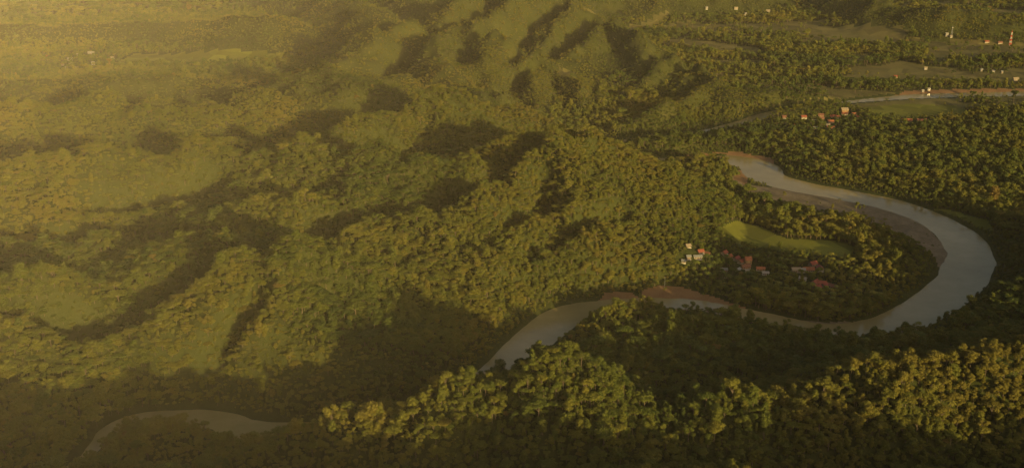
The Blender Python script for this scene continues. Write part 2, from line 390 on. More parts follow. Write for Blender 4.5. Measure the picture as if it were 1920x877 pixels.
for k, P in FIELDS.items():
    mk = soft_in(P) & left
    sheet('field', mk, M['field'] if k in ('village', 'riverside', 'bank', 'strip_f', 'hazy') else M['dry'], label=FLAB[k], cat='field'); left &= ~mk
open_n = fbm(cx / 330, cy / 190, 171, 4)
def open_plain(x, y, z, n): return (y > 2150) & (y < 5600) & (z < 7) & (x > 60) & (n > .50 + .05 * np.sin(y / 90.0))
mk = open_plain(cx, cy, cz, open_n) & left & (face_d > 14)
sheet('grassland', mk, M['dry'], label='open dry grassland between tree belts on the far plain', cat='grassland'); left &= ~mk
mk = left & (cz > 10) & (cy > 1750) & (cy < 6000)
sheet('grassy_slope', mk, M['slope'], label='grassy flanks and spurs of the far mountains', cat='hillside'); left &= ~mk
sheet('ground', left, M['ground'])

# water: one ribbon, wider than the channel, its edge cut by the banks
P = RIVER; tan = np.gradient(P[:, :2], axis=0); tan /= np.linalg.norm(tan, axis=1)[:, None]
nrm = np.stack([-tan[:, 1], tan[:, 0]], 1)
wv, wf = [], []
for k in range(len(P)):
    for s in (-1, -.5, 0, .5, 1):
        q = P[k, :2] + nrm[k] * s * (P[k, 2] * WIDE + 7); wv.append((q[0], q[1], 0.0))
for k in range(len(P) - 1):
    for c in range(4): wf.append((k * 5 + c, k * 5 + c + 1, k * 5 + c + 6, k * 5 + c + 5))
me = bpy.data.meshes.new('river'); me.from_pydata(wv, [], wf); me.materials.append(M['water'])
o = bpy.data.objects.new('river', me); C.objects.link(o); o['kind'] = 'structure'; o['label'] = 'grey brown river winding through the jungle valley'

# ------------------------------------------------------------------ small mesh builder
class MB:
    def __init__(s): s.v, s.f = [], []
    def quad(s, a, b, c, d):
        n = len(s.v); s.v += [a, b, c, d]; s.f.append((n, n + 1, n + 2, n + 3))
    def tri(s, a, b, c):
        n = len(s.v); s.v += [a, b, c]; s.f.append((n, n + 1, n + 2))
    def box(s, x0, x1, y0, y1, z0, z1):
        n = len(s.v); s.v += [(x, y, z) for z in (z0, z1) for x, y in ((x0, y0), (x1, y0), (x1, y1), (x0, y1))]
        s.f += [tuple(n + k for k in q) for q in ((3, 2, 1, 0), (4, 5, 6, 7), (0, 1, 5, 4), (1, 2, 6, 5), (2, 3, 7, 6), (3, 0, 4, 7))]
    def tube(s, a, b, r0, r1, n=6):
        a, b = Vector(a), Vector(b); d = (b - a).normalized(); u = d.orthogonal().normalized(); w = d.cross(u); k = len(s.v)
        for p, r in ((a, r0), (b, r1)):
            for q in range(n):
                g = 2 * math.pi * q / n; s.v.append(tuple(p + u * (r * math.cos(g)) + w * (r * math.sin(g))))
        for q in range(n): s.f.append((k + q, k + (q + 1) % n, k + n + (q + 1) % n, k + n + q))
        s.f.append(tuple(k + n + q for q in range(n)))
    def blob(s, c, rx, ry, rz, rnd, seg=8, rings=5):
        k = len(s.v)
        for j in range(rings + 1):
            ph = math.pi * j / rings
            for q in range(seg):
                g = 2 * math.pi * q / seg; w = 1 + rnd.uniform(-.14, .14)
                s.v.append((c[0] + rx * w * math.sin(ph) * math.cos(g), c[1] + ry * w * math.sin(ph) * math.sin(g), c[2] + rz * w * math.cos(ph)))
        for j in range(rings):
            for q in range(seg): s.f.append((k + j * seg + q, k + (j + 1) * seg + q, k + (j + 1) * seg + (q + 1) % seg, k + j * seg + (q + 1) % seg))
    def mesh(s, name, mat, smooth=False):
        me = bpy.data.meshes.new(name); me.from_pydata(s.v, [], s.f); me.materials.append(mat)
        if smooth: me.polygons.foreach_set('use_smooth', [True] * len(me.polygons))
        me.update(); return me
def link(name, me, parent=None, **kw):
    o = bpy.data.objects.new(name, me); C.objects.link(o)
    if parent: o.parent = parent
    for k, v in kw.items(): o[k] = v
    return o

# ------------------------------------------------------------------ tree forms (unit: metres, trunk foot at the origin)
def leafy(mb, lobes, n, size, rnd):
    vol = [l[3] ** 2 for l in lobes]; tot = sum(vol)
    for (x, y, z, r, sq), w in zip(lobes, vol):
        for _ in range(max(6, int(n * w / tot))):
            while True:
                d = Vector((rnd.gauss(0, 1), rnd.gauss(0, 1), rnd.gauss(0, 1)))
                if d.length > .1: break
            d.normalize()
            if d.z < -.35 and rnd.random() < .7: d.z = -d.z
            p = Vector((x, y, z)) + Vector((d.x, d.y, d.z * sq)) * r * (rnd.uniform(.78, 1.12) if rnd.random() < .8 else rnd.uniform(1.05, 1.4))
            nn = (d + Vector((rnd.gauss(0, .45), rnd.gauss(0, .45), rnd.gauss(0, .45)))).normalized()
            u = nn.orthogonal().normalized(); u = (Matrix.Rotation(rnd.uniform(0, 6.28), 3, nn) @ u); v = nn.cross(u)
            a, b_ = size * rnd.uniform(.5, 1.0), size * rnd.uniform(.35, .7)
            mb.quad(tuple(p - u * a), tuple(p - v * b_ + nn * .1), tuple(p + u * a), tuple(p + v * b_))
def crown_lobes(kind, rnd):
    L = []
    if kind == 'broad':
        for k in range(11):
            g = k * 2.4 + rnd.uniform(-.3, .3); q = 4.6 * math.sqrt((k + .5) / 11)
            L.append((q * math.cos(g), q * math.sin(g), 12.5 - q * .35 + rnd.uniform(-.6, .8), rnd.uniform(1.7, 2.5), .72))
    elif kind == 'oval':
        for k in range(11):
            h = k / 10; q = 2.7 * math.sin(math.pi * (h * .8 + .12)); g = k * 2.4
            L.append((q * math.cos(g) * .8, q * math.sin(g) * .8, 5.5 + 9.5 * h, rnd.uniform(1.5, 2.3), .9))
    elif kind == 'ragged':
        for k in range(9):
            g = rnd.uniform(0, 6.28); q = rnd.uniform(.5, 4.4)
            L.append((q * math.cos(g), q * math.sin(g), 7.5 + rnd.uniform(0, 7.5) - q * .3, rnd.uniform(1.3, 2.5), .8))
    elif kind == 'column':
        for k in range(9):
            h = k / 8; g = k * 2.4
            L.append((.8 * math.cos(g), .8 * math.sin(g), 4.0 + 12 * h, 2.0 * (1.05 - .55 * h), 1.1))
    elif kind == 'round':
        for k in range(10):
            g = k * 2.4; h = (k + .5) / 10 * 2 - 1; q = math.sqrt(1 - h * h) * 2.5
            L.append((q * math.cos(g), q * math.sin(g), 7.0 + h * 2.2, rnd.uniform(1.5, 2.2), .85))
    elif kind == 'umbrella':
        for k in range(10):
            g = k * 2.4; q = 5.6 * math.sqrt((k + .3) / 10)
            L.append((q * math.cos(g), q * math.sin(g), 14.5 - q * .18 + rnd.uniform(-.4, .4), rnd.uniform(1.4, 2.1), .5))
    return L
def crown_mesh(kind, seed, n, size):
    rnd = random.Random(seed); mb = MB()
    if kind == 'palm':
        for k in range(15):
            g = k * 2.4; up = rnd.uniform(.1, .9); ln = rnd.uniform(3.2, 4.2)
            prev = Vector((0, 0, 12.0)); w0 = .15
            for s_ in range(1, 6):
                tt = s_ / 5
                p = Vector((math.cos(g) * ln * tt, math.sin(g) * ln * tt, 12.0 + up * 2.2 * tt - 3.0 * tt * tt))
                sd = Vector((-math.sin(g), math.cos(g), 0)); w1 = .75 * math.sin(math.pi * min(.96, tt * .9 + .1))
                mb.quad(tuple(prev - sd * w0 + Vector((0, 0, -.5 * w0))), tuple(prev), tuple(p), tuple(p - sd * w1 + Vector((0, 0, -.5 * w1))))
                mb.quad(tuple(prev), tuple(prev + sd * w0 + Vector((0, 0, -.5 * w0))), tuple(p + sd * w1 + Vector((0, 0, -.5 * w1))), tuple(p))
                prev, w0 = p, w1
        return mb.mesh('crown_' + kind, M['leaf'])
    L = crown_lobes(kind, rnd)
    for x, y, z, r, sq in L: mb.blob((x, y, z), r * .74, r * .74, r * .74 * sq, rnd, 7, 4)
    leafy(mb, L, n, size, rnd)
    return mb.mesh('crown_' + kind, M['leaf'])
def trunk_mesh(kind, seed):
    rnd = random.Random(seed); mb = MB()
    top = {'broad': 10.5, 'oval': 11, 'ragged': 10, 'column': 12, 'round': 6.5, 'umbrella': 13, 'palm': 12.1}[kind]
    p = Vector((0, 0, -1.5)); n = 5; r = .22 if kind == 'palm' else .42
    for k in range(n):
        q = Vector((rnd.uniform(-.3, .3), rnd.uniform(-.3, .3), -1.5 + (top + 1.5) * (k + 1) / n))
        if k == n - 1 and kind == 'palm': q.x = q.y = 0
        mb.tube(p, q, r * (1 - .65 * k / n), r * (1 - .65 * (k + 1) / n)); p = q
    if kind != 'palm':
        for x, y, z, rr, sq in crown_lobes(kind, random.Random(seed))[::2]:
            mb.tube((0, 0, min(z - 2, top) * rnd.uniform(.55, .8)), (x * .85, y * .85, z - .4), .16, .06, 5)
    return mb.mesh('trunk_' + kind, M['bark'])
FORMS = ['broad', 'broad', 'oval', 'oval', 'ragged', 'ragged', 'ragged', 'column', 'round', 'round', 'umbrella', 'palm']
CROWNS = [crown_mesh(k, 100 + n, 1100, .58) for n, k in enumerate(FORMS)]
TRUNKS = [trunk_mesh(k, 100 + n) for n, k in enumerate(FORMS)]
FAR = [crown_mesh(k, 100 + n, 150, 1.15) for n, k in enumerate(FORMS)]

# ------------------------------------------------------------------ where the trees stand
def jitter_grid(r0, r1, step):
    half = math.radians(32); xm = r1 * math.sin(half)
    xs = np.arange(-xm, xm, step); ys = np.arange(r0 * math.cos(half), r1, step * .87)
    X, Y = np.meshgrid(xs, ys); X = X + (np.arange(len(ys)) % 2)[:, None] * step * .5
    X = X + rng.uniform(-.42, .42, X.shape) * step; Y = Y + rng.uniform(-.42, .42, Y.shape) * step
    r = np.hypot(X, Y); a = np.abs(np.arctan2(X, Y))
    k = (r >= r0) & (r < r1) & (a < half); return X[k], Y[k]
HOUSES = []          # filled below: x, y, clear radius
# px, py, length, width, eaves height, turn, roof, wall, label, group
V1, V2, V3, V4 = 'houses of the river-bend village', 'red-roofed houses of the far village', 'houses of the village in the haze', 'scattered buildings on the far plain'
HOUSE_LIST = [
    (1290, 464, 7, 6, 2.8, .3, 'cream', 'cream', 'small pale-roofed house highest on the left edge of the village', V1),
    (1291, 487, 6, 5, 3.8, .1, 'tin', 'cream', 'pale grey-roofed small house on the left edge of the village', V1),
    (1308, 487, 12, 5, 3.2, .06, 'tin', 'cream', 'long pale house with grey roof at the left end of the village', V1),
    (1282, 492, 6, 5, 2.6, -.2, 'tin', 'cream', 'tiny cream hut lowest on the left edge of the village', V1),
    (1313, 475, 9, 7, 3.0, .4, 'red', 'cream', 'red-roofed house just behind the long pale house', V1),
    (1326, 479, 7, 6, 2.8, -.5, 'rust', 'brown', 'small rust-roofed house right of the long pale house', V1),
    (1358, 478, 10, 7, 3.0, .9, 'red', 'cream', 'upper red-roofed house of the diagonal row in the village', V1),
    (1366, 485, 11, 7, 3.0, .7, 'orange', 'cream', 'orange-roofed house second in the diagonal village row', V1),
    (1381, 488, 10, 7, 3.0, .8, 'crimson', 'cream', 'crimson-roofed house in the middle of the diagonal village row', V1),
    (1391, 493, 13, 7, 3.0, .75, 'red', 'cream', 'long red-roofed house low in the diagonal village row', V1),
    (1402, 495, 9, 8, 6.5, .1, 'orange', 'ochre', 'tall ochre house with steep orange gable at the end of the diagonal row', V1),
    (1398, 503, 12, 8, 3.0, .2, 'rust', 'brown', 'dark rust-roofed hall below the tall ochre house', V1),
    (1384, 509, 7, 5, 2.8, .9, 'tin', 'white', 'small tin-roofed shed left of the rust-roofed hall', V1),
    (1404, 512, 9, 5, 2.8, -.1, 'white', 'white', 'white-roofed shed below the dark rust-roofed hall', V1),
    (1357, 509, 10, 5, 2.6, .05, 'tin', 'brown', 'low tin-roofed barn in the middle of the village', V1),
    (1364, 521, 9, 5, 2.6, -.15, 'tin', 'cream', 'lowest tin-roofed shed in the middle of the village', V1),
    (1426, 507, 12, 6, 2.8, -.1, 'orange', 'brown', 'long orange-roofed house between the two halves of the village', V1),
    (1435, 515, 9, 5, 3.0, 0, 'white', 'white', 'white house standing alone between the two village halves', V1),
    (1492, 511, 12, 7, 4.2, .04, 'cream', 'cream', 'bright cream house at the left of the right village row', V1),
    (1504, 511, 8, 6, 3.6, .0, 'white', 'white', 'small white house beside the bright cream house', V1),
    (1516, 509, 16, 8, 3.2, -.04, 'orange', 'cream', 'long orange-roofed house in the right village row', V1),
    (1524, 498, 11, 9, 3.2, .5, 'red', 'cream', 'red hip-like roof house behind the long orange roof', V1),
    (1537, 508, 12, 9, 4.4, 1.57, 'crimson', 'white', 'white gabled house with crimson roof at the right of the row', V1),
    (1505, 525, 10, 6, 2.8, -.6, 'white', 'white', 'white-roofed house alone below the right village row', V1),
    (1528, 534, 12, 8, 3.2, .9, 'red', 'cream', 'bright red roof leftmost in the lowest village cluster', V1),
    (1532, 543, 10, 8, 3.2, .3, 'crimson', 'cream', 'crimson-roofed house lowest in the lowest village cluster', V1),
    (1541, 535, 12, 8, 3.2, -.3, 'red', 'brown', 'red-roofed house in the middle of the lowest village cluster', V1),
    (1549, 538, 9, 7, 3.0, .2, 'crimson', 'cream', 'small crimson roof second from right in the lowest cluster', V1),
    (1561, 541, 12, 7, 3.0, -.7, 'rust', 'cream', 'rust-roofed house rightmost in the lowest village cluster', V1),
    (1507, 222, 13, 9, 3.2, 0, 'red', 'cream', 'red-roofed house left of the far village centre', V2),
    (1485, 239, 14, 9, 3.2, .1, 'orange', 'cream', 'lone orange-roofed house lowest left of the far village', V2),
    (1470, 222, 10, 8, 3.2, .1, 'rust', 'brown', 'rust-roofed house nearest the pale river piece, far village', V2),
    (1539, 219, 14, 9, 3.2, -.1, 'rust', 'brown', 'rust-roofed house left of centre in the far village', V2),
    (1540, 225, 12, 9, 3.2, .2, 'rust', 'brown', 'dull brown-roofed house below the far village row', V2),
    (1562, 221, 16, 9, 3.2, .0, 'red', 'cream', 'long red roof in the far village row', V2),
    (1571, 222, 12, 9, 3.2, .1, 'orange', 'white', 'orange-roofed white house in the far village row', V2),
    (1583, 211, 18, 12, 6.0, .1, 'cream', 'ochre', 'largest ochre building with pale roof in the far village', V2),
    (1583, 216, 16, 9, 3.4, .0, 'orange', 'cream', 'orange roof just below the largest ochre building', V2),
    (1584, 223, 12, 9, 3.2, -.2, 'rust', 'cream', 'rust roof lowest under the largest ochre building', V2),
    (1601, 217, 12, 9, 3.2, .3, 'orange', 'brown', 'orange roof right of the largest ochre building', V2),
    (1609, 223, 11, 9, 3.2, .4, 'crimson', 'cream', 'crimson-roofed house rightmost in the far village', V2),
    (1557, 231, 16, 10, 3.2, .2, 'orange', 'cream', 'orange-roofed house below the far village centre', V2),
    (1552, 236, 10, 7, 3.4, 0, 'cream', 'white', 'small pale-roofed house among the lower far village roofs', V2),
    (1557, 242, 18, 10, 3.2, .1, 'orange', 'brown', 'wide orange roof lowest in the far village', V2),
    (1526, 230, 8, 7, 3.4, 0, 'white', 'white', 'tiny white house left of the lower far village roofs', V2),
    (1528, 243, 11, 7, 3.0, .2, 'tin', 'cream', 'grey tin-roofed house lowest left of the wide orange roof', V2),
    (1700, 228, 26, 9, 3.2, 0, 'orange', 'brown', 'long orange-roofed row house below the far green field', V2),
    (1728, 228, 24, 9, 3.2, .02, 'rust', 'brown', 'long rust-roofed row house below the far green field', V2),
    (1775, 231, 12, 9, 3.2, .7, 'red', 'cream', 'lone red-roofed house right of the long row houses', V2),
    (132, 114, 24, 11, 5, 0, 'white', 'white', 'white long building in the middle of the hazy village', V3),
    (131, 105, 14, 10, 5, .1, 'rust', 'cream', 'brownish-roofed house above the white long building in the haze', V3),
    (147, 106, 12, 10, 6, .2, 'cream', 'white', 'small cream block in the hazy village centre', V3),
    (171, 102, 30, 10, 5, 0, 'white', 'white', 'longest white hall at the top of the hazy village', V3),
    (133, 122, 16, 10, 4, .1, 'cream', 'cream', 'cream house below the white long building in the haze', V3),
    (117, 123, 16, 10, 4, -.2, 'rust', 'cream', 'rust-roofed house leftmost of the hazy village core', V3),
    (125, 130, 10, 8, 5, .3, 'white', 'white', 'small white house lowest left in the hazy village', V3),
    (143, 131, 18, 11, 5, .0, 'cream', 'cream', 'wide cream house lowest in the hazy village', V3),
    (175, 123, 13, 11, 7, .1, 'white', 'white', 'bright white tower-like house beside the hazy field', V3),
    (211, 111, 16, 9, 4, .0, 'cream', 'cream', 'cream house rightmost at the end of the hazy field', V3),
    (86, 109, 14, 10, 4, .3, 'red', 'cream', 'lone reddish roof left of the hazy village', V3),
    (1325, 18, 14, 10, 6, 0, 'white', 'white', 'leftmost white farmhouse on the plain near the top edge', V4),
    (1380, 18, 22, 10, 5, .1, 'cream', 'cream', 'cream farmhouse near the top edge of the plain', V4),
    (1398, 29, 12, 9, 6, 0, 'white', 'white', 'tiny white farmhouse below the cream farmhouse', V4),
    (1440, 23, 24, 10, 5, 0, 'cream', 'cream', 'long cream barn near the top edge of the plain', V4),
    (1775, 68, 14, 12, 7, 0, 'white', 'white', 'white house at the foot of the grey mast', V4),
    (1783, 71, 12, 9, 5, .1, 'cream', 'white', 'cream-roofed house right beside the white one under the grey mast', V4),
    (1840, 134, 10, 9, 5, 0, 'tin', 'white', 'leftmost small white house on the dark right plain', V4),
    (1862, 137, 12, 9, 5, .1, 'white', 'white', 'middle small white house on the dark right plain', V4),
    (1878, 138, 9, 8, 5, .2, 'tin', 'cream', 'small tin-roofed house right of the middle white one', V4),
    (1904, 152, 24, 12, 6, .1, 'cream', 'cream', 'large cream building at the right edge above the river', V4),
    (1730, 173, 9, 8, 4, 0, 'white', 'white', 'left white hut on the shore of the far river', V4),
    (1741, 171, 10, 8, 5, .1, 'white', 'white', 'taller white hut on the shore of the far river', V4),
    (1735, 131, 14, 9, 5, .1, 'cream', 'white', 'white house on the yellowish sunlit field', V4),
    (1680, 146, 20, 10, 4, 0, 'red', 'brown', 'red-roofed farm below the yellowish sunlit field', V4),
    (1850, 81, 22, 11, 4, 0, 'red', 'brown', 'left red-roofed farm beside the red and white mast', V4),
    (1875, 82, 22, 11, 4, 0, 'rust', 'brown', 'rust-roofed farm nearest the red and white mast', V4),
]
HOUSES += [(*hit(h[0], h[1])[:2], 5 + h[2] * .5) for h in HOUSE_LIST]

tx, ty, band = [], [], []
for b_, (r0, r1, st) in enumerate(((430, 1250, 5.0), (1250, 2300, 5.4), (2300, 3700, 8.4), (3700, 6000, 24.0))):
    X, Y = jitter_grid(r0, r1, st); tx.append(X); ty.append(Y); band.append(np.full(len(X), b_))
tx, ty, band = map(np.concatenate, (tx, ty, band))
tz = lookup(tx, ty); td = lookup(tx, ty, GD)
keep = (td > 5) & (tz > .6)
for Pp in FIELDS.values(): keep &= ~inside(tx, ty, Pp)
for k_, Pp in BARS.items(): keep &= ~(inside(tx, ty, Pp) & (rng.random(len(tx)) > (.10 if k_ == 'inner' else .03)))
for hx, hy, hr in HOUSES: keep &= ~((np.hypot(tx - hx, (ty - hy) * .8 + .25 * hr) < hr))
clump = fbm(tx / 60, ty / 60, 201, 3)
# grassy spurs of the far mountains and open ground on the plain
px_, py_ = project(tx, ty, tz)
keep &= ~(open_plain(tx, ty, tz, fbm(tx / 330, ty / 190, 171, 4)) & (rng.random(len(tx)) < .93))
grassy = smooth(1700, 2000, ty) * (tz > 9) * smooth(.36, .52, fbm(tx / 150, ty / 200, 221, 3))
keep &= rng.random(len(tx)) > grassy * .40
tx, ty, tz, td, band, clump, px_, py_ = (a[keep] for a in (tx, ty, tz, td, band, clump, px_, py_))
N = len(tx)
kind = rng.choice(len(FORMS), N, p=[.09, .09, .11, .11, .10, .10, .10, .06, .10, .09, .04, .01])
on_plain = tz < 12; lit_hill = (tz > 14) & (ty > 880)
vill = np.zeros(N, bool)
for hx, hy, hr in HOUSES: vill |= np.hypot(tx - hx, ty - hy) < 60
kind = np.where(on_plain & (rng.random(N) < np.where(vill, .35, .08)), len(FORMS) - 1, kind)
scl = np.clip(rng.lognormal(0, .38, N), .45, 1.9) * np.array([.72, .70, .82, 2.0])[band] * (.80 + .40 * clump) * np.where((ty < 960) & (tx > -300), .72, 1)
scl = np.where(vill & (kind < len(FORMS) - 1), scl * .72, scl)
tall_bank = ((ty < 1160) & (tx > 120) & (tx < 430)) | ((ty < 905) & (tx < -325)) | ((ty < 965) & (tx > -210) & (tx < -20))
scl = np.where((td < 70) & (tz < 9) & ~tall_bank, scl * np.where((ty < 960) & (tx < -200), .75, .5 + .5 * smooth(4, 60, td)), scl)
scl = np.where(lit_hill, scl * (.95 - .38 * smooth(1700, 1950, ty)), scl)
scl = np.where((rng.random(N) < np.where((ty < 960) & (tx > -260), .16, np.where((ty > 1200) & (tx < 0), .06, np.where(on_plain, .07, .03)))) & (td > 40) & (band < 2) & ~vill, scl * 1.38, scl)
front = np.zeros(N, bool)
for Pp in list(FIELDS.values()) + list(BARS.values()):
    for dy in (12, 24): front |= inside(tx, ty + dy, Pp)
scl = np.where(front, scl * .6, scl)
sz = scl * rng.uniform(.62, 1.0, N) * np.where(lit_hill, .72, 1) * np.where(band == 3, .6, 1)
big = fbm(tx / 140, ty / 140, 241, 3)
tint = np.clip(.42 + 1.1 * (big - .5) + rng.normal(0, .13, N) + .12 * smooth(20, 60, tz) + .14 * (ty < 960), 0, .88)  # foreground trees tinted more golden, painting in the warm sunlit rims of their crowns
tint = np.where(rng.random(N) < .004, rng.uniform(.9, 1, N), tint)
rotz = rng.uniform(0, 6.283, N)

# seen from the camera? (running horizon along each bearing of the ground grid)
ang = (GZ + 5 - CAM_H) / RG
hor = np.maximum.accumulate(ang, axis=0); hor = np.vstack([np.full((1, NT), -9.0), hor[:-1]])
seen = (tz + 10 * sz - CAM_H) / np.hypot(tx, ty) > lookup(tx, ty, hor)
inframe = (px_ > -10) & (px_ < 1930) & (py_ - 12 < 877) & (py_ > 0)
score = np.where(seen & inframe, scl / np.hypot(tx, ty), -1)
near = np.argsort(-score)[:300]

# ------------------------------------------------------------------ the nearest 300 trees, one by one
SHAPE = {'broad': 'broad', 'oval': 'oval', 'ragged': 'ragged', 'column': 'columnar', 'round': 'round', 'umbrella': 'umbrella-shaped', 'palm': 'palm-like'}
def hue(t): return 'dark-green' if t < .26 else 'olive' if t < .5 else 'yellow-green' if t < .72 else 'golden' if t < .9 else 'rusty'
def girth(s): return 'small' if s < .62 else 'large' if s > .95 else 'medium'
def where(px, py):
    h = 'by the bottom left corner' if px < 330 else 'right of the river loop' if px < 620 else 'on the left foreground slope' if px < 860 else 'below the middle river reach' if px < 1000 \
        else 'on the foreground peak' if px < 1120 else 'on the foreground saddle' if px < 1300 else 'below the river village' if px < 1480 else 'on the foreground knoll' if px < 1640 \
        else 'right of the foreground knoll' if px < 1790 else 'near the bottom right corner'
    v = 'upper row' if py < 700 else 'second row' if py < 750 else 'middle row' if py < 790 else 'lower row' if py < 830 else 'bottom row'
    return h, v
labels, same = {}, {}
for n in near:
    h, v = where(px_[n], py_[n])
    same.setdefault(f'{girth(scl[n])} {hue(tint[n])} {SHAPE[FORMS[kind[n]]]} tree {h}, {v}', []).append(n)
WORDS = 'one two three four five six seven eight nine ten eleven twelve'.split(); ORD = 'first second third fourth fifth sixth seventh eighth ninth tenth eleventh twelfth'.split()
for lab, ns in same.items():
    ns.sort(key=lambda q: px_[q])
    for k, q in enumerate(ns):
        labels[q] = lab if len(ns) == 1 else f'{lab}, ' + (f"{('left', 'right')[k]} of two" if len(ns) == 2 else f'leftmost of {WORDS[len(ns) - 1]}' if k == 0 else f'{ORD[k]} of {WORDS[len(ns) - 1]} from left')
for n in near:
    h, v = where(px_[n], py_[n])
    root = link('rainforest_tree', None, label=labels[n], category='tree', group=f'trees {h}')
    root.location = (tx[n], ty[n], tz[n] - .2); root.rotation_euler = (0, 0, rotz[n]); root.scale = (scl[n], scl[n], sz[n])
    link('trunk', TRUNKS[kind[n]], root)
    link('crown', CROWNS[kind[n]], root, tint=float(tint[n]))

# ------------------------------------------------------------------ the rest of the forest as masses
def joined(name, parts):
    v, f, mi = [], [], []
    for k, me in enumerate(parts):
        o_ = len(v); v += [tuple(q.co) for q in me.vertices]
        for p in me.polygons: f.append(tuple(o_ + q for q in p.vertices)); mi.append(k)
    me = bpy.data.meshes.new(name); me.from_pydata(v, [], f)
    for p in parts: me.materials.append(p.materials[0])
    me.polygons.foreach_set('material_index', mi); me.update(); return me
def source(name, meshes):
    col = bpy.data.collections.new(name)
    for k, me in enumerate(meshes): col.objects.link(bpy.data.objects.new('%s_%02d' % (name, k), me))
    return col
NEAR_COL = source('tree_form', [joined('tree', [c, t_]) for c, t_ in zip(CROWNS, TRUNKS)])
FAR_COL = source('far_tree_form', [joined('tree', [c, t_]) for c, t_ in zip(FAR, TRUNKS)])
def forest(name, idx, col, label):
    me = bpy.data.meshes.new(name); me.vertices.add(len(idx))
    me.vertices.foreach_set('co', np.stack([tx[idx], ty[idx], tz[idx] - .2], 1).astype(np.float32).ravel())
    def attr(n, ty_, data, key='value'):
        a = me.attributes.new(n, ty_, 'POINT'); a.data.foreach_set(key, data.ravel())
    attr('tint', 'FLOAT', tint[idx].astype(np.float32))
    attr('form', 'INT', kind[idx].astype(np.int32))
    attr('size', 'FLOAT_VECTOR', np.stack([scl[idx], scl[idx], sz[idx]], 1).astype(np.float32), 'vector')
    z0 = np.zeros(len(idx)); attr('turn', 'FLOAT_VECTOR', np.stack([z0, z0, rotz[idx]], 1).astype(np.float32), 'vector')
    o = link(name, me, kind='stuff', label=label, category='forest')
    g = bpy.data.node_groups.new(name, 'GeometryNodeTree')
    g.interface.new_socket('Geometry', in_out='INPUT', socket_type='NodeSocketGeometry')
    g.interface.new_socket('Geometry', in_out='OUTPUT', socket_type='NodeSocketGeometry')
    gi, go = g.nodes.new('NodeGroupInput'), g.nodes.new('NodeGroupOutput')
    ip = g.nodes.new('GeometryNodeInstanceOnPoints'); ci = g.nodes.new('GeometryNodeCollectionInfo')
    ci.inputs['Collection'].default_value = col; ci.inputs['Separate Children'].default_value = True; ci.inputs['Reset Children'].default_value = True
    def named(n, ty_):
        q = g.nodes.new('GeometryNodeInputNamedAttribute'); q.data_type = ty_; q.inputs[0].default_value = n
        return [s for s in q.outputs if s.enabled][0]
    g.links.new(gi.outputs[0], ip.inputs['Points']); g.links.new(ci.outputs[0], ip.inputs['Instance'])
    ip.inputs['Pick Instance'].default_value = True
    g.links.new(named('form', 'INT'), ip.inputs['Instance Index'])
    g.links.new(named('size', 'FLOAT_VECTOR'), ip.inputs['Scale'])
    er = g.nodes.new('FunctionNodeEulerToRotation'); g.links.new(named('turn', 'FLOAT_VECTOR'), er.inputs[0]); g.links.new(er.outputs[0], ip.inputs['Rotation'])
    g.links.new(ip.outputs[0], go.inputs[0])
    o.modifiers.new('scatter', 'NODES').node_group = g
    return o
rest = np.ones(N, bool); rest[near] = False
if TREES:
    hill = (tx < 150) | (tz > 15)
    forest('forest', np.where(rest & (band == 0) & hill)[0], NEAR_COL, 'dense rainforest covering the near hillsides and valley sides')
    forest('forest', np.where(rest & (band == 0) & ~hill)[0], NEAR_COL, 'shaded flat woodland between the river and the foreground ridge')
    forest('forest', np.where(rest & (band == 1) & hill)[0], NEAR_COL, 'rolling rainforest on the sunlit middle hills')
    forest('forest', np.where(rest & (band == 1) & ~hill)[0], NEAR_COL, 'woodland on the river plain around the two villages')
    forest('forest', np.where(rest & (band >= 2))[0], FAR_COL, 'hazy distant forest on the mountains and the far plain')
print('TREES', N, 'seen in frame', int((seen & inframe).sum()))

# ------------------------------------------------------------------ villages
for n_, c_ in {'red': (.20, .052, .030), 'orange': (.23, .082, .036), 'crimson': (.19, .038, .034), 'rust': (.13, .055, .034)}.items():
    M['roof_' + n_] = plain('roof_' + n_, c_, .8, .3)
for n_, c_ in {'white': (.23, .22, .20), 'cream': (.23, .19, .13), 'tin': (.16, .17, .17)}.items():
    M['roof_' + n_] = plain('roof_' + n_, c_, .45, .15)
for n_, c_ in {'white': (.25, .24, .21), 'cream': (.23, .195, .14), 'ochre': (.24, .15, .065), 'brown': (.20, .12, .07)}.items():
    M['wall_' + n_] = plain('wall_' + n_, c_, .85, .12)
M['glass'] = plain('window_glass', (.03, .035, .04), .15, .1); M['wood'] = plain('door_wood', (.13, .07, .035), .7)
M['concrete'] = plain('concrete', (.36, .34, .30), .9)
def ground_z(x, y): return float(lookup(np.array([x]), np.array([y]))[0])
